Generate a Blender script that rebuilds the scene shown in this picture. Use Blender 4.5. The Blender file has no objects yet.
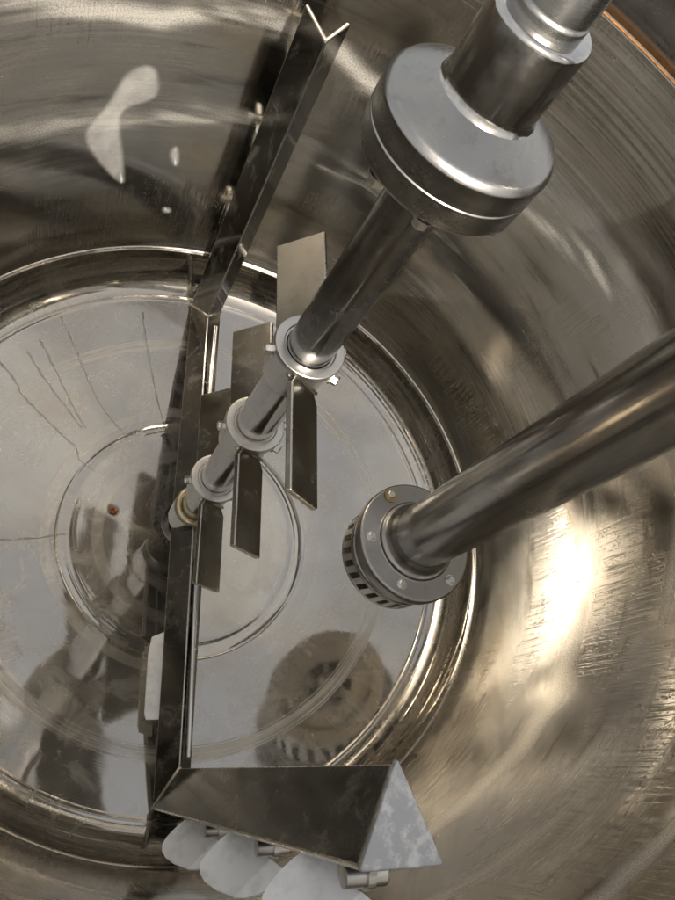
import bpy, math, random
from mathutils import Vector, Matrix

# ------------------------------------------------------------------ scene, camera, light
S = 0.5                                   # one drawing unit is half a metre
sc = bpy.context.scene
col = sc.collection
R_ = math.radians

cam_d = bpy.data.cameras.new("camera")
cam = bpy.data.objects.new("camera", cam_d)
col.objects.link(cam)
sc.camera = cam
cam_d.sensor_fit = 'VERTICAL'
cam_d.sensor_height = 36.0
cam_d.lens = 36.0 * 676.0 / 900.0
cam_d.clip_start = 0.01
cam_d.clip_end = 200.0
right = Vector((0.71517, 0.58257, 0.38619))
down = Vector((0.69895, -0.59608, -0.39515))
fwd = Vector((0.0, 0.55253, -0.83349))
m = Matrix((right, -down, -fwd)).transposed().to_4x4()
m.translation = Vector((0.19462, -0.94055, 2.43894)) * S
cam.matrix_world = m

SUN_AZ, SUN_EL = 311.0, 36.0              # azimuth from +X, counter-clockwise
world = bpy.data.worlds.new("World")
sc.world = world
world.use_nodes = True
wn, wl = world.node_tree.nodes, world.node_tree.links
bg = wn["Background"]
sky = wn.new("ShaderNodeTexSky")
sky.sky_type = 'NISHITA'
sky.sun_disc = False
sky.sun_elevation = R_(SUN_EL)
sky.sun_rotation = R_(90.0 - SUN_AZ)
sky.air_density = 1.0
sky.dust_density = 5.0
sky.ozone_density = 1.0
# thin broken cloud over the whole sky
tc = wn.new("ShaderNodeTexCoord")
cn = wn.new("ShaderNodeTexNoise"); cn.inputs["Scale"].default_value = 4.2; cn.inputs["Detail"].default_value = 5.0
wl.new(tc.outputs["Generated"], cn.inputs["Vector"])
cr = wn.new("ShaderNodeMapRange"); cr.interpolation_type = 'SMOOTHSTEP'
cr.inputs["From Min"].default_value = .38; cr.inputs["From Max"].default_value = .66
cr.inputs["To Min"].default_value = .52; cr.inputs["To Max"].default_value = .92
wl.new(cn.outputs["Fac"], cr.inputs["Value"])
cm = wn.new("ShaderNodeMix"); cm.data_type = 'RGBA'
wl.new(cr.outputs[0], cm.inputs["Factor"]); wl.new(sky.outputs[0], cm.inputs[6]); cm.inputs[7].default_value = (5.35, 5.15, 4.85, 1)
wl.new(cm.outputs[2], bg.inputs[0])
bg.inputs[1].default_value = 0.10

sun_d = bpy.data.lights.new("sun", 'SUN')
sun_d.energy = 4.5
sun_d.angle = R_(0.53)
sun_d.color = (1.0, 0.92, 0.81)
sun = bpy.data.objects.new("sun", sun_d)
col.objects.link(sun)
sun_dir = Vector((math.cos(R_(SUN_EL)) * math.cos(R_(SUN_AZ)), math.cos(R_(SUN_EL)) * math.sin(R_(SUN_AZ)), math.sin(R_(SUN_EL))))
sun.rotation_euler = sun_dir.to_track_quat('Z', 'Y').to_euler()
sun.location = sun_dir * 4

sc.view_settings.view_transform = 'Standard'
sc.view_settings.look = 'None'
sc.view_settings.exposure = 0.88
sc.view_settings.gamma = 1.0
sc.view_settings.use_curve_mapping = False
sc.render.engine = 'CYCLES'
cy = sc.cycles
cy.max_bounces = 12
cy.glossy_bounces = 10
cy.diffuse_bounces = 4
cy.caustics_reflective = True
cy.sample_clamp_indirect = 14.0
cy.sample_clamp_direct = 0.0
cy.blur_glossy = 0.0
cy.use_denoising = True

# ------------------------------------------------------------------ materials
class NT:
    """small helper around a node tree"""
    def __init__(self, name):
        self.mat = bpy.data.materials.new(name)
        self.mat.use_nodes = True
        self.n = self.mat.node_tree.nodes
        self.l = self.mat.node_tree.links
        self.b = self.n["Principled BSDF"]
        self.geo = self.n.new("ShaderNodeNewGeometry")
        self.pos = self.geo.outputs["Position"]
    def val(self, sock, v):
        if hasattr(v, "is_output"):
            self.l.new(v, sock)
        elif v is not None:
            sock.default_value = v
    def math(self, op, a, b=None, c=None, clamp=False):
        n = self.n.new("ShaderNodeMath"); n.operation = op; n.use_clamp = clamp
        for i, v in enumerate((a, b, c)):
            if v is not None: self.val(n.inputs[i], v)
        return n.outputs[0]
    def comb(self, x, y, z):
        n = self.n.new("ShaderNodeCombineXYZ")
        for i, v in enumerate((x, y, z)): self.val(n.inputs[i], v)
        return n.outputs[0]
    def sep(self, v):
        n = self.n.new("ShaderNodeSeparateXYZ"); self.l.new(v, n.inputs[0]); return n.outputs
    def mapping(self, v, scale=(1, 1, 1), rot=(0, 0, 0), loc=(0, 0, 0)):
        n = self.n.new("ShaderNodeMapping"); self.l.new(v, n.inputs[0])
        n.inputs["Scale"].default_value = scale; n.inputs["Rotation"].default_value = rot; n.inputs["Location"].default_value = loc
        return n.outputs[0]
    def noise(self, v, scale, detail=4, rough=.55, dist=0.0):
        n = self.n.new("ShaderNodeTexNoise"); self.l.new(v, n.inputs["Vector"])
        n.inputs["Scale"].default_value = scale; n.inputs["Detail"].default_value = detail
        n.inputs["Roughness"].default_value = rough; n.inputs["Distortion"].default_value = dist
        return n.outputs["Fac"]
    def voro(self, v, scale, feature='F1', rnd=1.0):
        n = self.n.new("ShaderNodeTexVoronoi"); n.feature = feature; self.l.new(v, n.inputs["Vector"])
        n.inputs["Scale"].default_value = scale; n.inputs["Randomness"].default_value = rnd
        return n.outputs["Distance"]
    def ramp(self, f, a, b, lo=0.0, hi=1.0, smooth=True):
        n = self.n.new("ShaderNodeMapRange"); n.interpolation_type = 'SMOOTHSTEP' if smooth else 'LINEAR'
        self.val(n.inputs["Value"], f)
        n.inputs["From Min"].default_value = a; n.inputs["From Max"].default_value = b
        n.inputs["To Min"].default_value = lo; n.inputs["To Max"].default_value = hi
        return n.outputs[0]
    def mix(self, f, a, b):
        n = self.n.new("ShaderNodeMix"); n.data_type = 'RGBA'
        self.val(n.inputs["Factor"], f)
        for i, v in ((6, a), (7, b)):
            if hasattr(v, "is_output"): self.l.new(v, n.inputs[i])
            else: n.inputs[i].default_value = (*v, 1.0)
        return n.outputs[2]
    def bump(self, h, strength, dist, prev=None):
        n = self.n.new("ShaderNodeBump"); self.val(n.inputs["Height"], h)
        n.inputs["Strength"].default_value = strength; n.inputs["Distance"].default_value = dist
        if prev is not None: self.l.new(prev, n.inputs["Normal"])
        return n.outputs[0]
    def cyl(self):
        """cylinder coordinates about the tank axis: arc length, height, radius (metres)"""
        x, y, z = self.sep(self.pos)
        a = self.math('ARCTAN2', y, x)
        r = self.math('SQRT', self.math('ADD', self.math('MULTIPLY', x, x), self.math('MULTIPLY', y, y)))
        return a, z, r
    def set(self, **kw):
        for k, v in kw.items():
            s = self.b.inputs[k]
            if isinstance(v, tuple): s.default_value = (*v, 1.0) if len(v) == 3 else v
            else: self.val(s, v)
    def tangent(self, axis='Z'):
        n = self.n.new("ShaderNodeTangent"); n.direction_type = 'RADIAL'; n.axis = axis
        return n.outputs[0]

STEEL = (0.60, 0.565, 0.51)

def steel_plain(name, base=STEEL, rough=0.2, rvar=0.12, scale=30, bump=0.15, dirt=0.35, aniso=0.0, streak=0.0, rings=0.0, smudge=0.0):
    """machined stainless: smudges in the gloss, fine scratches, some dull film"""
    t = NT(name)
    big = t.noise(t.pos, scale * .35, 5, .6)
    fine = t.noise(t.pos, scale * 6, 3, .6)
    sm = t.ramp(big, .38, .68)
    r = t.math('ADD', t.math('MULTIPLY', sm, rvar), rough)
    r = t.math('ADD', r, t.math('MULTIPLY', fine, .06))
    dk = tuple(c * .62 for c in base)
    spots = t.ramp(t.noise(t.pos, scale * 1.7, 6, .7), .52, .72)
    h = t.noise(t.pos, scale * 4, 3, .5)
    if streak:                                   # drawn along the axis
        st = t.noise(t.mapping(t.pos, (1, 1, .02)), 330, 4, .65)
        r = t.math('ADD', r, t.math('MULTIPLY', t.ramp(st, .35, .7), streak))
    if rings:                                    # turned on a lathe about the tank axis
        _a, z, rr = t.cyl()
        rg = t.noise(t.comb(t.math('MULTIPLY', rr, 900), 0.0, t.math('MULTIPLY', z, 900)), 1.0, 2, .6)
        r = t.math('ADD', r, t.math('MULTIPLY', rg, rings))
    t.set(**{"Base Color": t.mix(t.math('MULTIPLY', spots, dirt), base, dk), "Metallic": 1.0, "Roughness": r})
    nrm = t.bump(h, bump, .0006)
    if rings: nrm = t.bump(rg, .10, .0004, nrm)
    t.l.new(nrm, t.b.inputs["Normal"])
    if aniso:
        t.set(Anisotropic=aniso)
        t.l.new(t.tangent(), t.b.inputs["Tangent"])
    if smudge:
        q = t.ramp(t.noise(t.mapping(t.pos, (1, 1, .55), (.3, .2, .5)), scale * .8, 6, .7, .4), .48, .74)
        two_lobe(t, t.math('MULTIPLY', q, smudge), (0.50, 0.48, 0.44), .42, .9, nrm)
    return t.mat

def two_lobe(t, fac, base2, rough2, metal2, normal, aniso2=0.0, tang=None):
    """lay a duller lobe (fine scratches, dried film) over the mirror lobe"""
    out = t.n["Material Output"]
    p = t.n.new("ShaderNodeBsdfPrincipled")
    for k, v in (("Base Color", base2), ("Roughness", rough2), ("Metallic", metal2), ("Anisotropic", aniso2)):
        if isinstance(v, tuple): p.inputs[k].default_value = (*v, 1.0)
        else: t.val(p.inputs[k], v)
    t.l.new(normal, p.inputs["Normal"])
    if tang is not None: t.l.new(tang, p.inputs["Tangent"])
    mx = t.n.new("ShaderNodeMixShader")
    t.val(mx.inputs[0], fac)
    t.l.new(t.b.outputs[0], mx.inputs[1]); t.l.new(p.outputs[0], mx.inputs[2])
    t.l.new(mx.outputs[0], out.inputs["Surface"])

def mat_wall():
    t = NT("brushed_wall_steel")
    a, z, r = t.cyl()
    arc = t.math('MULTIPLY', a, .55)
    uv = t.comb(arc, z, 0.0)
    # fine circumferential brushing, vertical drip marks, droplets left after washing
    brush = t.noise(t.mapping(uv, (1.0, 460, 1)), 1.0, 4, .6)
    scr = t.noise(t.mapping(uv, (1.8, 170, 1), (0, 0, .02)), 1.0, 4, .65)
    waves = t.noise(t.mapping(uv, (1.4, 2.8, 1)), 1.0, 2, .45)
    drips = t.noise(t.mapping(uv, (110, 10, 1)), 1.0, 4, .6, .3)
    patch = t.noise(t.mapping(uv, (2.6, 4.6, 1), loc=(3.1, 1.7, 0)), 1.0, 5, .6)
    pm = t.ramp(patch, .49, .64)
    cells = t.voro(t.mapping(uv, (250, 190, 1)), 1.0, 'F1')
    bead = t.ramp(cells, .42, .10)
    runs = t.ramp(t.noise(t.mapping(uv, (190, 5, 1), loc=(1, 8, 0)), 1.0, 3, .55), .52, .62)
    drop = t.math('MAXIMUM', t.math('MULTIPLY', bead, t.ramp(drips, .46, .58)), t.math('MULTIPLY', runs, .6))
    drop = t.math('MULTIPLY', drop, pm)
    # tide lines of dried product, uneven around the wall
    wob = t.math('MULTIPLY', t.math('SUBTRACT', t.noise(t.mapping(uv, (3.0, .5, 1), loc=(9, 0, 0)), 1.0, 3, .5), .5), .16)
    zw = t.math('ADD', z, wob)
    def tide(z0, w):
        return t.ramp(t.math('ABSOLUTE', t.math('SUBTRACT', zw, z0)), w * 1.5, 0.0)
    brk = t.ramp(t.noise(t.mapping(uv, (1.7, 9, 1), loc=(2, 5, 0)), 1.0, 4, .6), .40, .58)
    speck = t.ramp(t.noise(t.mapping(uv, (420, 420, 1)), 1.0, 4, .7), .36, .60)
    td = t.math('ADD', t.math('ADD', tide(.60, .022), tide(.755, .016)), t.math('MULTIPLY', tide(.42, .03), .7), clamp=True)
    td = t.math('MULTIPLY', t.math('MULTIPLY', td, t.ramp(brk, 0, 1, .0, 1)), t.ramp(speck, 0, 1, .55, 1))
    rough = t.math('ADD', t.ramp(patch, .35, .7, .05, .12), t.math('MULTIPLY', scr, .05))
    stain = t.ramp(t.noise(t.mapping(uv, (2.4, 4.0, 1), (0, 0, .2), (7, 2, 0)), 1.0, 6, .6), .42, .62)
    smear = t.ramp(t.noise(t.mapping(uv, (4.5, 26, 1), (0, 0, .08), (11, 3, 0)), 1.0, 7, .68, .3), .53, .70)
    t.set(**{"Base Color": t.mix(t.math('MULTIPLY', smear, .85), t.mix(t.math('MULTIPLY', stain, .65), (0.60, 0.592, 0.57), (0.575, 0.51, 0.405)), (0.22, 0.212, 0.195)),
             "Metallic": 1.0, "Roughness": rough, "Anisotropic": .3})
    tg = t.tangent()
    t.l.new(tg, t.b.inputs["Tangent"])
    n1 = t.bump(waves, .30, .02)
    n2 = t.bump(t.math('ADD', brush, t.math('MULTIPLY', scr, .4)), .03, .0012, n1)
    n3 = t.bump(drop, .42, .0009, n2)
    t.l.new(n3, t.b.inputs["Normal"])
    zone = t.ramp(t.noise(t.mapping(uv, (1.5, 2.6, 1), (0, 0, .25), (5.3, 2.2, 0)), 1.0, 5, .55), .42, .60)
    haze = t.math('MULTIPLY', zone, t.ramp(scr, .30, .75, .14, .42))
    fac = t.math('ADD', t.math('MULTIPLY', td, .85), t.math('ADD', haze, .04), clamp=True)
    two_lobe(t, fac, (0.66, 0.63, 0.57), t.ramp(scr, .3, .7, .32, .46), t.ramp(td, 0, 1, .88, .50), n3, .5, tg)
    return t.mat

def mat_bottom():
    t = NT("polished_bottom_steel")
    a, z, r = t.cyl()
    pol = t.comb(t.math('MULTIPLY', a, .3), t.math('MULTIPLY', r, 1.0), 0.0)
    lathe = t.noise(t.mapping(pol, (3.0, 260, 1)), 1.0, 3, .6)
    cloud = t.noise(t.pos, 7.0, 5, .6)
    film = t.noise(t.mapping(t.pos, (1, 1, 1), loc=(4, 2, 0)), 13.0, 7, .68, .9)
    fsm = t.ramp(film, .42, .68)
    def band(r0, w):
        d = t.math('ABSOLUTE', t.math('SUBTRACT', r, r0))
        return t.ramp(d, w, w * .55)
    b1 = t.math('MULTIPLY', t.math('MULTIPLY', band(.404, .016), t.ramp(lathe, .35, .6)), t.ramp(t.noise(t.pos, 4.0, 3, .5), .35, .62, .2, .9))
    b2 = t.math('MULTIPLY', band(.262, .012), .25)
    b3 = t.math('MULTIPLY', band(.17, .014), .15)
    rough = t.ramp(cloud, .35, .7, .03, .08)
    t.set(**{"Base Color": t.mix(t.ramp(t.noise(t.pos, 3.2, 5, .6, .5), .38, .66, 0, .75), t.mix(t.ramp(film, .50, .80, 0, .5), (0.45, 0.433, 0.40), (0.29, 0.272, 0.24)), (0.37, 0.33, 0.27)),
             "Metallic": 1.0, "Roughness": rough, "Anisotropic": .2})
    tg = t.tangent()
    t.l.new(tg, t.b.inputs["Tangent"])
    n1 = t.bump(t.noise(t.pos, 5.0, 3, .5), .06, .02)
    n2 = t.bump(lathe, .02, .0012, n1)
    n3 = t.bump(b1, .12, .0008, n2)
    t.l.new(n3, t.b.inputs["Normal"])
    fac = t.math('ADD', t.math('ADD', t.math('MULTIPLY', fsm, .25), t.math('ADD', b1, t.math('ADD', b2, b3))), .13, clamp=True)
    two_lobe(t, fac, (0.52, 0.485, 0.42), t.ramp(cloud, .3, .7, .26, .38), .88, n3, .55, tg)
    return t.mat

def mat_cap():
    """bare ground aluminium-grey end plate with wear-pitted, worn blotches"""
    t = NT("worn_plate")
    f = t.noise(t.pos, 95, 6, .7)
    g = t.noise(t.pos, 30, 4, .6)
    k = t.ramp(t.math('ADD', t.math('MULTIPLY', f, .6), t.math('MULTIPLY', g, .4)), .46, .57)
    t.set(**{"Base Color": t.mix(k, (0.35, 0.35, 0.355), (0.55, 0.55, 0.54)), "Metallic": .45, "Roughness": t.ramp(k, 0, 1, .45, .6)})
    t.l.new(t.bump(k, .3, .0006), t.b.inputs["Normal"])
    return t.mat

def mat_plastic():
    t = NT("white_plastic")
    f = t.noise(t.pos, 45, 4, .6)
    t.set(**{"Base Color": t.mix(t.ramp(f, .42, .72), (0.90, 0.905, 0.91), (0.70, 0.70, 0.68)), "Roughness": .38})
    t.l.new(t.bump(t.noise(t.pos, 160, 3, .5), .08, .0005), t.b.inputs["Normal"])
    return t.mat

def mat_simple(name, base, metallic, rough, scale=60):
    t = NT(name)
    f = t.noise(t.pos, scale, 4, .6)
    t.set(**{"Base Color": t.mix(t.ramp(f, .35, .7), base, tuple(c * .6 for c in base)), "Metallic": metallic, "Roughness": t.ramp(f, .3, .7, rough, rough + .12)})
    return t.mat

M = {}
M['wall'] = mat_wall()
M['bottom'] = mat_bottom()
M['shaft'] = steel_plain("shaft_steel", (0.50, 0.49, 0.47), .09, .14, 40, .12, .5)
M['dark_shaft'] = steel_plain("dull_shaft_steel", (0.33, 0.325, 0.318), .12, .18, 34, .2, .7)
M['collar'] = steel_plain("turned_collar_steel", (0.58, 0.56, 0.52), .22, .10, 40, .1, .35, rings=.12)
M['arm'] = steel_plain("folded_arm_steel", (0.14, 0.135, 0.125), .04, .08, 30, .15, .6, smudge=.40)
M['blade'] = steel_plain("blade_steel", (0.30, 0.277, 0.235), .12, .14, 30, .15, .55, smudge=.35)
M['coupling'] = steel_plain("coupling_steel", (0.32, 0.315, 0.30), .16, .12, 30, .1, .6, .6, rings=.10, smudge=.12)
M['tube'] = steel_plain("tube_steel", (0.43, 0.42, 0.405), .13, .08, 24, .06, .3, streak=.05)
M['flange'] = steel_plain("flange_steel", (0.33, 0.315, 0.29), .26, .12, 34, .12, .4)
M['bolt'] = steel_plain("bolt_steel", (0.66, 0.64, 0.60), .22, .1, 60, .1, .3)
M['dark'] = mat_simple("dark_cavity", (0.05, 0.05, 0.05), .6, .45)
M['cap'] = mat_cap()
M['plastic'] = mat_plastic()
M['gasket'] = mat_simple("gasket_rubber", (0.26, 0.125, 0.04), 0.0, .45)
M['rust'] = mat_simple("rust", (0.30, 0.10, 0.025), .2, .6, 300)
M['brass'] = mat_simple("stained_washer", (0.45, 0.33, 0.14), .9, .38, 90)
M['heat'] = steel_plain('heat_tinted_weld', (0.60, 0.52, 0.36), .26, .1, 70, .3, .4)
M['film'] = steel_plain("damp_trail", (0.33, 0.31, 0.28), .16, .1, 50, .1, .3)
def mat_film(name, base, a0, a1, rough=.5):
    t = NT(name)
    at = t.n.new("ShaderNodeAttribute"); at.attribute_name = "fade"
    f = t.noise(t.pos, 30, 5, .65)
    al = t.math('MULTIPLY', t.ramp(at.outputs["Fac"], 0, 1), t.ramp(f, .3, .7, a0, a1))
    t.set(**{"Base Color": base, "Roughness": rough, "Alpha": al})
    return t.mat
M['pale_patch'] = mat_film('milky_film', (0.80, 0.79, 0.76), .12, .22)
M['rust_film'] = mat_film('rust_stain', (0.26, 0.11, 0.035), .35, .95, .6)
M['edge'] = steel_plain('edge_highlight_steel', (0.50, 0.48, 0.44), .22, .12, 60, .1, .3)  # brighter steel for bevel faces: edge highlights put into the colour
M['weld'] = steel_plain("weld_bead", (0.58, 0.54, 0.47), .24, .1, 70, .35, .3)

# ------------------------------------------------------------------ mesh helpers
def link(name, me, mat, parent=None, smooth=False, kind=None, mtx=None):
    o = bpy.data.objects.new(name, me)
    col.objects.link(o)
    if mat is not None and not me.materials: me.materials.append(mat)
    if parent is not None: o.parent = parent
    if mtx is not None: o.matrix_local = mtx
    if kind: o["kind"] = kind
    return o

def mesh(name, v, f, smooth=False, sharp=32):
    me = bpy.data.meshes.new(name)
    me.from_pydata([(a[0] * S, a[1] * S, a[2] * S) for a in v], [], f)
    me.validate()
    me.update()
    if smooth:
        me.polygons.foreach_set("use_smooth", [True] * len(me.polygons))
        if sharp: me.set_sharp_from_angle(angle=R_(sharp))
    return me

def empty(name, label, cat):
    o = bpy.data.objects.new(name, None)
    col.objects.link(o)
    o.empty_display_size = .05
    o["label"] = label; o["category"] = cat
    return o

def lathe(prof, seg=96, closed=False, a0=0.0, a1=2 * math.pi, ax=None):
    """revolve a list of (r, z); ax(z) gives the axis point"""
    full = abs(a1 - a0 - 2 * math.pi) < 1e-6
    n = seg if full else seg + 1
    v, f = [], []
    for i in range(n):
        a = a0 + (a1 - a0) * i / seg
        for r, z in prof:
            cx, cyy = ax(z) if ax else (0, 0)
            v.append((cx + r * math.cos(a), cyy + r * math.sin(a), z))
    k = len(prof)
    for i in range(seg):
        j = (i + 1) % n
        for q in range(k if closed else k - 1):
            p = (q + 1) % k
            f.append((i * k + q, j * k + q, j * k + p, i * k + p))
    return v, f

def round_prof(prof, rad, n=3):
    """round the inner corners of an open (r, z) profile"""
    out = [prof[0]]
    for i in range(1, len(prof) - 1):
        p, c, q = Vector(prof[i - 1]), Vector(prof[i]), Vector(prof[i + 1])
        d = min(rad, (p - c).length * .45, (q - c).length * .45)
        a, b = c + (p - c).normalized() * d, c + (q - c).normalized() * d
        for k in range(n + 1):
            t = k / n
            out.append(tuple((1 - t) ** 2 * a + 2 * t * (1 - t) * c + t * t * b))
    out.append(prof[-1])
    return out

def prism(poly, d, base=None):
    """extrude a 3-D polygon (list of Vectors) by the vector d"""
    n = len(poly)
    v = [tuple(p) for p in poly] + [tuple(p + d) for p in poly]
    f = [tuple(range(n - 1, -1, -1)), tuple(range(n, 2 * n))]
    for i in range(n):
        j = (i + 1) % n
        f.append((i, j, n + j, n + i))
    return v, f

def bevel(o, w, seg=2, angle=35, lightened=False):
    if lightened: o.data.materials.append(M['edge'])  # second slot paints the highlight along the bevelled edges
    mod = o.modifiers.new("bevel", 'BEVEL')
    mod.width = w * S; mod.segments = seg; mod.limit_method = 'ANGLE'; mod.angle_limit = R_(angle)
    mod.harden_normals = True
    if lightened: mod.material = 1
    o.data.polygons.foreach_set("use_smooth", [True] * len(o.data.polygons))
    return o

def tube(pts, rad, seg=10, caps=True):
    pts = [Vector(p) for p in pts]
    v, f = [], []
    for i, p in enumerate(pts):
        d = (pts[min(i + 1, len(pts) - 1)] - pts[max(i - 1, 0)]).normalized()
        x = d.orthogonal().normalized() if i == 0 else (x - d * x.dot(d)).normalized()
        y = d.cross(x)
        r = rad(i / (len(pts) - 1)) if callable(rad) else rad
        for k in range(seg):
            a = 2 * math.pi * k / seg
            v.append(tuple(p + (x * math.cos(a) + y * math.sin(a)) * r))
    for i in range(len(pts) - 1):
        for k in range(seg):
            f.append((i * seg + k, i * seg + (k + 1) % seg, (i + 1) * seg + (k + 1) % seg, (i + 1) * seg + k))
    if caps:
        f.append(tuple(range(seg - 1, -1, -1)))
        f.append(tuple((len(pts) - 1) * seg + k for k in range(seg)))
    return v, f

def hex_bolt_mesh(name, r=.014, h=.012):
    """hexagon head with a chamfered crown on a round washer"""
    v, f = [], []
    def ring(rr, z, n, off=0.0):
        s = len(v)
        for k in range(n):
            a = 2 * math.pi * k / n + off
            v.append((rr * math.cos(a), rr * math.sin(a), z))
        return s
    def strip(a, b, n):
        for k in range(n): f.append((a + k, a + (k + 1) % n, b + (k + 1) % n, b + k))
    w0 = ring(r * 1.35, 0, 12); w1 = ring(r * 1.35, h * .2, 12); strip(w0, w1, 12); f.append(tuple(range(w1, w1 + 12)))
    h0 = ring(r, h * .2, 6); h1 = ring(r, h * .85, 6); h2 = ring(r * .8, h, 6)
    strip(h0, h1, 6); strip(h1, h2, 6); f.append(tuple(range(h2, h2 + 6)))
    return mesh(name, v, f)

def socket_bolt_mesh(name, r=.013, h=.012):
    v, f = lathe(round_prof([(.0001, h * .55), (r * .45, h * .55), (r * .45, h), (r, h), (r, 0)], r * .15, 2), 14)
    return mesh(name, v, f, True, 40)

def frame(pos, z, x=None):
    """matrix with its z axis along z at pos (units)"""
    z = Vector(z).normalized()
    x = Vector(x) if x is not None else z.orthogonal()
    x = (x - z * x.dot(z)).normalized()
    y = z.cross(x)
    mm = Matrix((x, y, z)).transposed().to_4x4()
    mm.translation = Vector(pos) * S
    return mm

def polar(r, deg, z): return Vector((r * math.cos(R_(deg)), r * math.sin(R_(deg)), z))

# ------------------------------------------------------------------ the tank
RW, ZRIM, DEP = 1.10, 1.69, 0.20
tank = empty("mixing_tank", "round stainless steel mixing tank, its polished dished bottom and brushed wall seen from above", "tank")

def dish_z(r): return -DEP * (1 - r * r)
prof = [(.0005, dish_z(0))]
for i in range(1, 61):
    r = i / 60 * .985
    z = dish_z(r)
    if abs(r - .44) < .012: z += .0009 * math.cos((r - .44) / .012 * math.pi / 2)      # welded ring of the centre plate
    prof.append((r, z))
extra = []
for r in (.425, .43, .435, .44, .445, .45, .455, .477, .48, .483):
    z = dish_z(r)
    if abs(r - .44) < .012: z += .0009 * math.cos((r - .44) / .012 * math.pi / 2)
    if abs(r - .48) < .002: z -= .0008
    extra.append((r, z))
prof = sorted([p for p in prof if not (.42 < p[0] < .49)] + extra)
v, f = lathe(prof, 192)
bottom = link("dished_bottom", mesh("dished_bottom", v, f, True, 0), M['bottom'], tank)

# knuckle: rolled corner from the dish into the wall, with a fine step at the joint
kp = [(.985, dish_z(.985)), (.995, -.001), (1.0, .004), (1.004, .004)]
c0 = Vector((1.004, .004))
p0, p1, p2, p3 = Vector((1.004, .004)), Vector((1.06, .028)), Vector((1.093, .08)), Vector((1.093, .17))
for i in range(1, 25):
    t = i / 24
    q = (1 - t) ** 3 * p0 + 3 * t * (1 - t) ** 2 * p1 + 3 * t * t * (1 - t) * p2 + t ** 3 * p3
    kp.append((q.x, q.y))
kp += [(1.093, .19), (1.0925, .195), (RW - .002, .20)]
v, f = lathe(kp, 192)
link("knuckle_ring", mesh("knuckle_ring", v, f, True, 50), M['bottom'], tank)

wp = [(RW - .002, .20)] + [(RW, .205 + (ZRIM - .205) * i / 12) for i in range(13)]
v, f = lathe(wp, 192)
link("wall", mesh("wall", v, f, True, 50), M['wall'], tank)
# outer jacket and top flange
v, f = lathe([(RW, ZRIM), (RW + .10, ZRIM), (RW + .10, ZRIM - .05), (RW + .02, ZRIM - .05), (RW + .02, .1), (1.0, -.06), (.6, -.18), (.001, -.26)], 128)
link("jacket", mesh("jacket", v, f, True, 30), M['coupling'], tank)
# weld beads on the wall
for z, w in ((.205, .006),):
    pr = [(RW + .002 - w * 1.2 * math.sin(math.pi * k / 6), z - w + 2 * w * k / 6) for k in range(7)]
    v, f = lathe(pr, 192)
    link("weld_seam", mesh("weld_seam", v, f, True, 60), M['weld'], tank)
# sealing ring under the lid flange
v, f = lathe([(RW + .001 + .004 * math.cos(2 * math.pi * k / 10), ZRIM + .006 + .004 * math.sin(2 * math.pi * k / 10)) for k in range(10)], 160, True)
link("gasket", mesh("gasket", v, f, True, 0), M['gasket'], tank)
# shoulder of the domed top on the drive side; the rest of the top stands open
LID_IN, A0, A1 = .96, 20.0, 185.0
def dome(r): return ZRIM + .02 + .50 * math.sqrt(max(0.0, 1 - (r / RW) ** 2))
lp = [(RW + .001, ZRIM + .012)] + [(RW * math.cos(R_(q)), dome(RW * math.cos(R_(q)))) for q in (4, 9, 14, 19, 24, 29, 34, 39, 44) if RW * math.cos(R_(q)) > LID_IN]
lp.append((LID_IN, dome(LID_IN)))
v, f = lathe(lp, 120, False, R_(A0), R_(A1))
lid = link("top_shoulder", mesh("top_shoulder", v, f, True, 0), M['coupling'], tank)
so = lid.modifiers.new("plate", 'SOLIDIFY'); so.thickness = .02 * S; so.offset = 1

# dried drip trails running down the dish
random.seed(4)
trails = [
 [(-.937,-.084),(-.86,-.083),(-.803,-.1),(-.717,-.092),(-.622,-.084),(-.536,-.073),(-.498,-.096),(-.423,-.084)],
 [(-.93,.091),(-.845,.071),(-.73,.043),(-.641,.019),(-.576,.007)],
 [(-.96,.214),(-.884,.196),(-.758,.157),(-.656,.123),(-.576,.109),(-.464,.108)],
 [(-.922,.024),(-.824,.01),(-.718,.004),(-.585,-.005)],
 [(-.80,.50),(-.72,.446),(-.628,.392),(-.511,.32),(-.385,.255)],
 [(-.6,-.7),(-.429,-.51),(-.359,-.413),(-.307,-.328)]]
for tr in trails:
    pts = []
    for a, b in zip(tr[:-1], tr[1:]):
        for k in range(5):
            t = k / 5
            x = a[0] + (b[0] - a[0]) * t + random.uniform(-1, 1) * .0022
            y = a[1] + (b[1] - a[1]) * t + random.uniform(-1, 1) * .0022
            pts.append((x, y))
    pts.append(tr[-1])
    v, f = [], []
    for i, (x, y) in enumerate(pts):
        p, q = Vector(pts[max(i - 1, 0)]), Vector(pts[min(i + 1, len(pts) - 1)])
        d = (q - p).normalized(); nrm = Vector((-d.y, d.x))
        w = .0036 * (1 + .5 * math.sin(i * 1.7)) * (1 - .5 * i / len(pts))
        for s, h in ((-1, .0008), (0, .0022), (1, .0008)):
            xx, yy = x + nrm.x * w * s, y + nrm.y * w * s
            v.append((xx, yy, dish_z(math.hypot(xx, yy)) + h))
    for i in range(len(pts) - 1):
        for s in (0, 1):
            f.append((3 * i + s, 3 * i + s + 1, 3 * i + s + 4, 3 * i + s + 3))
    link("drip_trail", mesh("drip_trail", v, f, True, 0), M['film'], tank)

# unseen ring added round the open mouth to keep sun off the end cap
v, f = lathe(round_prof([(RW + .002, ZRIM + .012), (RW + .002, ZRIM + .075), (RW + .03, ZRIM + .080), (RW + .09, ZRIM + .070), (RW + .09, ZRIM + .004)], .006, 2), 110, False, R_(186), R_(379))
link("shade_ring", mesh("shade_ring", v, f, True, 40), M['coupling'], tank)

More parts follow.
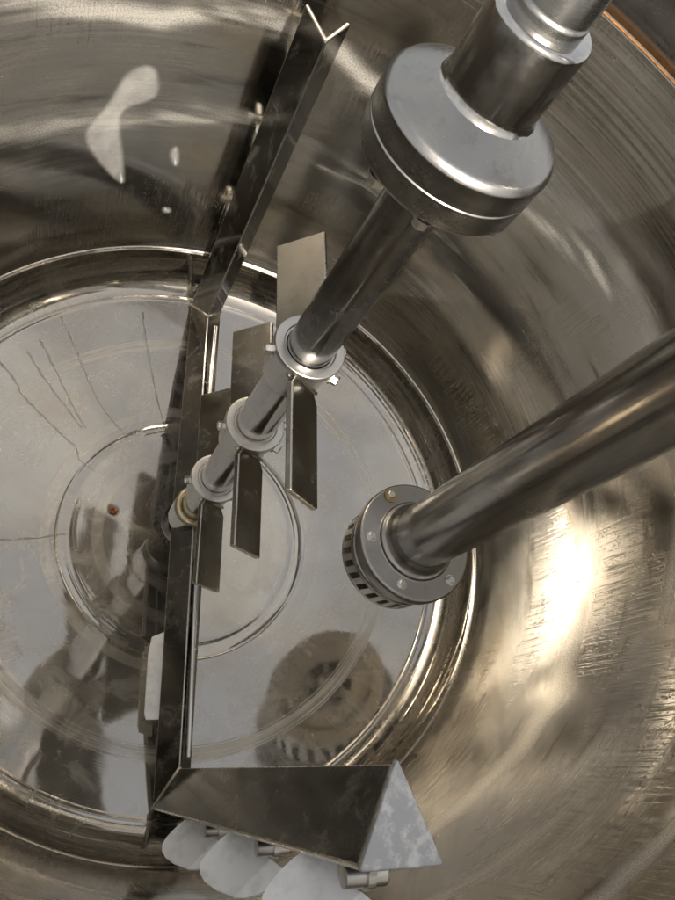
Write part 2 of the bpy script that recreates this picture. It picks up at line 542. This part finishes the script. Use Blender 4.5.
# milky see-through patches with faded edges on the far wall
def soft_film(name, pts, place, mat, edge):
    """a thin film from 2-D corners (units); place() lays it on the surface, its edge fades out"""
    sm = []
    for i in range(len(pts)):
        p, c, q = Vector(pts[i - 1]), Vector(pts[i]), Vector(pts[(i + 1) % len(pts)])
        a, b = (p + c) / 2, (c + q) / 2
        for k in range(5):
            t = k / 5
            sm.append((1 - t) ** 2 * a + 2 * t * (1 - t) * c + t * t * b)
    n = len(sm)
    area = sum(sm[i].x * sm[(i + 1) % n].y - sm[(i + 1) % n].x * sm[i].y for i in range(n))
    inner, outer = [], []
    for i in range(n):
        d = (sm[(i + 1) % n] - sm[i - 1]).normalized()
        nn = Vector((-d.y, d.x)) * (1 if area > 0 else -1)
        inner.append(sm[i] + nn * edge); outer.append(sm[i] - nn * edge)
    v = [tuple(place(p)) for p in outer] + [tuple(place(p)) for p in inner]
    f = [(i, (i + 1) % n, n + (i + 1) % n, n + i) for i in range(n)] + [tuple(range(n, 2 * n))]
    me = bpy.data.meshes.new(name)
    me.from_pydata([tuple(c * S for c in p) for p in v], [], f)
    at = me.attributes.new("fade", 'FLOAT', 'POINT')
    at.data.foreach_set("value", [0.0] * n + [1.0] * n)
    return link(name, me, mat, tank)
def pale_patch(pts):
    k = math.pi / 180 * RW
    soft_film("pale_wall_patch", [(a * k, z) for a, z in pts], lambda p: polar(RW - .0025, p.x / k, p.y), M['pale_patch'], .011)
pale_patch([(156.3, 1.009), (152.2, 1.037), (150.7, .935), (152.7, .902), (156.5, .875), (156.6, .806), (153.9, .574), (154.5, .551), (159.2, .664), (161.8, .754), (161.7, .805), (159.0, .876), (157.5, .947)])
pale_patch([(146.7, .722), (145.7, .733), (144.9, .654), (145.6, .647), (146.7, .69)])
pale_patch([(145.7, .436), (144.3, .434), (144.1, .412), (145.3, .41)])

# rust stain round a small plug in the bottom
def on_dish(p): return Vector((p.x, p.y, dish_z(p.length) + .0015))
random.seed(9)
rp = [(-.267 + (.026 + random.uniform(-.008, .010)) * math.cos(q * .785), -.136 + (.022 + random.uniform(-.007, .009)) * math.sin(q * .785)) for q in range(8)]
soft_film("rust_stain", rp, on_dish, M['rust_film'], .006)
pl = link("plug", mesh("plug", *lathe(round_prof([(.0003, .003), (.006, .003), (.008, .009), (.012, .008), (.014, 0)], .002), 16), True), M['rust'], tank,
          mtx=Matrix.Translation(Vector((-.262, -.140, dish_z(.30) + .001)) * S))
pl["label"] = "small rusty plug in the polished bottom"

# ------------------------------------------------------------------ the agitator
agi = empty("anchor_agitator", "steel anchor agitator: central shaft with pitched blades and a U-shaped frame with white scrapers", "agitator")
BX, BY, ZT = -.027, -.017, 1.9
def ax(z):
    t = max(-.05, min(1.4, (z - .02) / (ZT - .02)))
    return (BX * (1 - t), BY * (1 - t))

v, f = lathe(round_prof([(.0005, .06), (.054, .06), (.054, 1.805)], .003), 64, ax=ax)
link("lower_shaft", mesh("lower_shaft", v, f, True), M['dark_shaft'], agi)
# polished lower length below the first collar
v, f = lathe([(.0548, .13), (.0555, .14), (.0555, 1.13), (.0548, 1.14)], 64, ax=ax)
link("shaft_sleeve", mesh("shaft_sleeve", v, f, True), M['shaft'], agi)
# hub at the foot
v, f = lathe(round_prof([(.056, .150), (.070, .150), (.078, .138), (.078, .02), (.05, -.02), (.05, -.06), (.0005, -.06)], .006), 48, ax=ax)
hub = link("hub", mesh("hub", v, f, True), M['shaft'], agi)
v, f = lathe([(.066 + .012 * math.cos(2 * math.pi * k / 10), .150 + .009 * math.sin(2 * math.pi * k / 10)) for k in range(10)], 40, True, ax=ax)
link("weld_bead", mesh("hub_weld", v, f, True, 0), M['heat'], hub)
v, f = lathe(round_prof([(.085, -.06), (.085, -.075), (.03, -.078), (.026, -.105), (.0005, -.105)], .006), 40, ax=ax)
link("end_disc", mesh("end_disc", v, f, True), M['dark_shaft'], hub)

AZ2 = -49.8                      # bearing of the near arm; the far arm stands opposite
hexm = hex_bolt_mesh("hex_bolt", .0135, .022)
# collars with pairs of pitched blades
for zc in (1.254, .848, .431):
    cx, cyy = ax(zc)
    c = link("collar", mesh("collar", *lathe(round_prof([(.0558, zc - .006), (.061, zc - .006), (.061, zc), (.083, zc), (.083, zc - .022), (.072, zc - .028),
             (.072, zc - .125), (.0558, zc - .130)], .004), 64, ax=ax), True), M['collar'], agi)
    for k, (dz, da) in enumerate(((-.03, 54), (-.06, 16), (-.03, 226))):
        d = polar(1, da, 0)
        link("bolt", hexm, M['bolt'], c, mtx=frame((cx + d.x * .076, cyy + d.y * .076, zc + dz), d))
    for side, az in ((0, AZ2), (1, AZ2 + 180.8)):
        er = polar(1, az, 0); et = polar(1, az + 90, 0)
        wv = (et - Vector((0, 0, 1))) * .7071           # width direction, pitched 45 degrees
        nv = wv.cross(er).normalized()
        zm = zc - .055
        o = Vector((cx, cyy, zm))
        hw, th = .066, .008
        poly = [o + er * .060 - wv * .040 , o + er * .095 - wv * hw, o + er * .348 - wv * hw, o + er * .348 + wv * hw,
                o + er * .095 + wv * hw, o + er * .060 + wv * .040]
        poly = [p - nv * th for p in poly]
        bl = link("blade", mesh("blade", *prism(poly, nv * 2 * th)), M['blade'], agi)
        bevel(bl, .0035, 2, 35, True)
        for sg in (-1, 1):
            wb = [o + er * (.074 - .006 * abs(q)) + wv * (.052 * q) + nv * (sg * (th + .002)) for q in (-1, -.6, -.2, .2, .6, 1)]
            link("weld_bead", mesh("blade_weld", *tube(wb, lambda u: .0055 + .001 * math.sin(u * 31), 7), True, 0), M['weld'], bl)
# coupling
ca = lambda z: ax(z)
v, f = lathe(round_prof([(.070, 1.934), (.120, 1.908), (.136, 1.899), (.1435, 1.888), (.1435, 1.851), (.1415, 1.849), (.1415, 1.847), (.1435, 1.845), (.1425, 1.806), (.137, 1.800), (.05, 1.800)], .004, 3), 96, ax=ca)
coup = link("coupling", mesh("coupling", v, f, True), M['coupling'], agi)
v, f = lathe(round_prof([(.0555, 1.918), (.086, 1.921), (.077, 1.932), (.0745, 1.942), (.0745, 2.046), (.070, 2.051), (.050, 2.051)], .004, 3), 64, ax=ca)
link("sleeve", mesh("sleeve", v, f, True), M['shaft'], coup)
for k in range(6):
    a = -110 + 42.5 * k if k < 2 else -110 + 42.5 + 63.5 * (k - 1)
    p = polar(.124, a, 1.800) + Vector((*ax(1.83), 0))
    link("bolt", hexm, M['bolt'], coup, mtx=frame(p, (0, 0, -1)))
v, f = lathe(round_prof([(.054, 2.03), (.054, 2.066), (.051, 2.070), (.051, 2.9), (.0005, 2.9)], .002), 64, ax=ca)
us = link("upper_shaft", mesh("upper_shaft", v, f, True), M['coupling'], agi)
kd = polar(1, 56.7, 0); kt = polar(1, 146.7, 0); ko = Vector((*ax(2.05), 0))
poly = [ko + kd * .045 - kt * .011, ko + kd * .070 - kt * .011, ko + kd * .070 + kt * .011, ko + kd * .045 + kt * .011]
key = link("key", mesh("key", *prism([p + Vector((0, 0, 2.045)) for p in poly], Vector((0, 0, .06)))), M['collar'], us)
bevel(key, .003)

# anchor frame: folded angle, ridge towards the inside
TH = .014
HWB, ZR, ZF = .066, .118, .015           # bottom bar: half width, ridge height, foot height
RI, RO = .845, .962                       # side arm: ridge radius, foot radius
def angle_piece(name, ring_lo, ring_hi, mat, parent):
    """a folded angle between two three-point rings (foot, ridge, foot)"""
    v = [tuple(p) for p in ring_lo] + [tuple(p) for p in ring_hi]
    f = [(0, 1, 4, 3), (1, 2, 5, 4)]
    o = link(name, mesh(name, v, f), mat, parent)
    so = o.modifiers.new("plate", 'SOLIDIFY'); so.thickness = TH * S; so.offset = -1; so.use_even_offset = True
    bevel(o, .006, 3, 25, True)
    return o

for az, ztop, tag in ((AZ2, 1.54, 'near'), (AZ2 + 180.8, 1.392, 'far')):
    er = polar(1, az, 0); et = polar(1, az + 90, 0)
    up = Vector((0, 0, 1))
    cb = Vector((BX * .5, BY * .5, 0))
    hwa = .0575 if tag == 'near' else .066
    pr, pt_ = (er, et) if tag == 'near' else (polar(1, az - 4.5, 0), polar(1, az + 85.5, 0))     # the far arm is twisted a little
    mid = cb + er * RO
    mit = [mid - pt_ * hwa + up * ZF, mid - pr * (RO - RI) + up * ZR, mid + pt_ * hwa + up * ZF]
    cen = [Vector((BX, BY, 0)) - et * HWB + up * ZF, Vector((BX, BY, 0)) + up * ZR, Vector((BX, BY, 0)) + et * HWB + up * ZF]
    cen = [p + er * .001 for p in cen]
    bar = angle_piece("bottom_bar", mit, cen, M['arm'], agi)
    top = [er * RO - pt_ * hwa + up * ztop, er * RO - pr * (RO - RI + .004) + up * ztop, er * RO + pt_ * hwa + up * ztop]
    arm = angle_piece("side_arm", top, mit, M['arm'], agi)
    # end plate closing the angle
    tri = [er * (RO + .003) - et * (hwa + .004), er * (RO + .003) + et * (hwa + .004), er * (RI - .010)]
    def corner(poly, d=.007):
        out = []
        for i in range(len(poly)):
            p, c, q = poly[i - 1], poly[i], poly[(i + 1) % len(poly)]
            out += [c + (p - c).normalized() * d, c + ((p - c).normalized() + (q - c).normalized()) * d * .22, c + (q - c).normalized() * d]
        return out
    if tag == 'near':
      cap = link("end_cap", mesh("end_cap", *prism([p + up * (ztop + .001) for p in corner(tri)], up * .012)), M['cap'], arm)
      bevel(cap, .004, 2)
    # weld at the mitre
    for a, b in ((mit[0], mit[1]), (mit[1], mit[2])):
        link("weld_bead", mesh("mitre_weld", *tube([a, a.lerp(b, .5), b], .005, 8), True, 0), M['weld'], arm)
    # round stiffening rod along the bar, bent away from the ridge at its inner end
    slope = (ZR - ZF) / HWB
    def onbar(r, e): return Vector((BX, BY, 0)) * (1 - r) + er * r + et * e + up * (ZR - abs(e) * slope + .010)
    path = [(.115, .055), (.135, .052), (.165, .046), (.195, .032), (.22, .024), (.25, .020)] + [(.25 + .565 * q / 8, .020 - .002 * q / 8) for q in range(1, 9)]
    sgn = 1 if tag == 'near' else -1
    rod = link("stiffening_rod", mesh("stiffening_rod", *tube([onbar(r, e * sgn) for r, e in path], .0105, 12), True, 40), M['shaft'], agi)
    # scrapers between arm and wall
    rot = -30
    if tag == 'far': rot = 4
    dd = polar(1, az + rot, 0); dn = polar(1, az + rot - 90, 0)
    LN = 1.0 if tag == 'near' else 0.0                 # the near blades lean back, the far ones hang upright
    zz = (.45, .90, 1.33) if tag == 'near' else (.34, .74, 1.13)
    for si, z0 in enumerate(zz):
        base = er * (RO - .002) + up * z0
        def pt(a, b, h=0.0): return base + dd * a + (up - dn * LN) * b + (dn + up * LN).normalized() * h
        th = .011
        flat = [(.045, -.041), (.004, -.024), (.004, .004), (.033, .018), (.035, .046), (.122, .021), (.128, -.010), (.126, -.032), (.118, -.046), (.104, -.053), (.086, -.052), (.064, -.047)]
        sp = link("scraper", mesh("scraper", *prism([pt(a, b, -th / 2) for a, b in flat], (dn + up * LN).normalized() * th)), M['plastic'], agi)
        bevel(sp, .002)
        # bevelled tip beyond the crease
        K, Mm = Vector((.035, .046)), Vector((.122, .021))
        tipc = [(.035, .046), (.040, .067), (.056, .066), (.076, .060), (.098, .047), (.113, .034), (.122, .021)]
        un = (Mm - K).normalized(); un = Vector((-un.y, un.x))
        def tp(a, b, h): return pt(a, b, h - (Vector((a, b)) - K).dot(un) * .55)
        vv = [tuple(tp(a, b, -th / 2)) for a, b in tipc] + [tuple(tp(a, b, th / 2)) for a, b in tipc]
        n = len(tipc)
        ff = [tuple(range(n - 1, -1, -1)), tuple(range(n, 2 * n))] + [(i, (i + 1) % n, n + (i + 1) % n, n + i) for i in range(n)]
        link("tip", mesh("scraper_tip", vv, ff), M['plastic'], sp)
        # hinge lug and pin
        lug = []
        for k in range(14):
            t = -90 + 180 * k / 13
            lug.append((.026 + .020 * math.cos(R_(t)), .020 * math.sin(R_(t))))
        lug = [(-.002, .034)] + [(a, -b) for a, b in lug] + [(-.002, -.034)]
        lp = [er * RO + er * a + up * (z0 + .075 + b) + et * .012 for a, b in lug]
        br = link("hinge_lug", mesh("hinge_lug", *prism(lp, et * .012)), M['collar'], sp)
        pv, pf = lathe(round_prof([(.0003, .018), (.014, .018), (.016, .015), (.016, -.05), (.0003, -.05)], .002), 24)
        link("pin", mesh("hinge_pin", pv, pf, True), M['collar'], sp, mtx=frame(er * (RO + .026) + up * (z0 + .075) + et * .030, et))
    # floor scraper on the near half of the bar
    if tag == 'near':
        for r0, r1 in ((.40, .70),):
            fl = [(r0, -.046), (r0 + .02, -.092), (r0 + .08, -.100), (r1 - .02, -.100), (r1, -.094), (r1, -.046)]
            pts = [Vector((BX, BY, 0)) * .5 + er * a + et * b + up * (dish_z(a) + .05 + (b + .10) * .5) for a, b in fl]
            fs = link("floor_scraper", mesh("floor_scraper", *prism(pts, up * .012)), M['plastic'], agi)
            bevel(fs, .002)

# ------------------------------------------------------------------ the homogenizer
HX, HY, HZ = .561, .175, .70
hom = empty("homogenizer", "thick steel tube with a bolted round head and slotted stator, reaching down beside the shaft", "homogenizer")
hax = lambda z: (HX, HY)
v, f = lathe([(.096, HZ + .03)] + [(.096, HZ + .03 + 2.0 * k / 8) for k in range(1, 9)], 96, ax=hax)
link("tube", mesh("homogenizer_tube", v, f, True), M['tube'], hom)
fp = [(.0965, HZ + .055), (.100, HZ + .030), (.112, HZ + .014), (.122, HZ + .010), (.124, HZ + .001), (.180, HZ), (.187, HZ - .005), (.187, HZ - .040), (.178, HZ - .045), (.10, HZ - .046)]
v, f = lathe(round_prof(fp, .005, 3), 96, ax=hax)
flg = link("flange", mesh("flange", v, f, True, 40), M['flange'], hom)
sock = hex_bolt_mesh("cap_screw", .0125, .013)
for i, (a, rr) in enumerate(((160, .160), (-139, .152), (-73, .150), (-6, .156), (46, .156), (103, .156))):
    p = polar(rr, a, HZ + .0005) + Vector((HX, HY, 0))
    link("bolt", sock, M['bolt'], flg, mtx=frame(p, (0, 0, 1)))
    if i == 0:
        link("washer", mesh("washer", *lathe([(.013, .0), (.013, .003), (.023, .003), (.023, 0)], 24), True), M['brass'], flg, mtx=frame(p, (0, 0, 1)))
v, f = lathe(round_prof([(.16, HZ - .046), (.176, HZ - .047), (.176, HZ - .066), (.170, HZ - .069), (.170, HZ - .076), (.176, HZ - .079), (.176, HZ - .092), (.15, HZ - .094)], .003, 2), 96, ax=hax)
link("head_body", mesh("head_body", v, f, True, 40), M['dark_shaft'], hom)
# stator: two bands joined by teeth, slots between them
st_t, st_b = HZ - .094, HZ - .178
def band(z0, z1, ri, ro): return lathe([(ri, z0), (ro, z0), (ro, z1), (ri, z1)], 96, True, ax=hax)
st = link("stator", mesh("stator_band", *band(st_t, st_t - .014, .150, .172), True, 30), M['flange'], hom)
link("lower_band", mesh("stator_lower_band", *band(st_b + .014, st_b, .120, .171), True, 30), M['collar'], st)
NT_ = 26
tv, tf = [], []
for k in range(NT_):
    a0 = 2 * math.pi * (k + .2) / NT_; a1 = 2 * math.pi * (k + .72) / NT_
    sl = .06
    s = len(tv)
    for z, sh in ((st_t - .013, sl), (st_b + .013, 0)):
        for r in (.152, .1705):
            for a in (a0 + sh, a1 + sh):
                tv.append((HX + r * math.cos(a), HY + r * math.sin(a), z))
    for q in ((0, 1, 5, 4), (2, 3, 7, 6), (0, 2, 6, 4), (1, 3, 7, 5)):
        tf.append(tuple(s + i for i in q))
to = link("teeth", mesh("stator_teeth", tv, tf), M['collar'], st)
to["kind"] = "stuff"
# dark rotor behind the slots and on the underside a hub with suction holes
v, f = lathe(round_prof([(.146, st_t), (.146, st_b + .004), (.120, st_b + .002), (.10, st_b + .020), (.05, st_b + .020), (.045, st_b - .015), (.03, st_b - .03), (.0005, st_b - .034)], .004), 64, ax=hax)
link("rotor", mesh("rotor", v, f, True, 40), M['dark'], hom)
v, f = lathe(round_prof([(.048, st_b - .002), (.046, st_b - .020), (.032, st_b - .036), (.0005, st_b - .040)], .005), 40, ax=hax)
link("rotor_nut", mesh("rotor_nut", v, f, True, 40), M['shaft'], hom)
v, f = lathe(round_prof([(.125, st_b - .001), (.125, st_b - .010), (.072, st_b - .010), (.072, st_b - .001)], .003), 64, ax=hax)
link("suction_ring", mesh("suction_ring", v, f, True, 40), M['collar'], hom)
for k in range(6):
    er = polar(1, 60 * k + 15, 0); et = polar(1, 60 * k + 105, 0); o = Vector((HX, HY, st_b - .006))
    poly = [o + er * .03 - et * .008, o + er * .08 - et * .010, o + er * .08 + et * .010, o + er * .03 + et * .008]
    link("spoke", mesh("spoke", *prism(poly, Vector((0, 0, .010)))), M['collar'], hom)
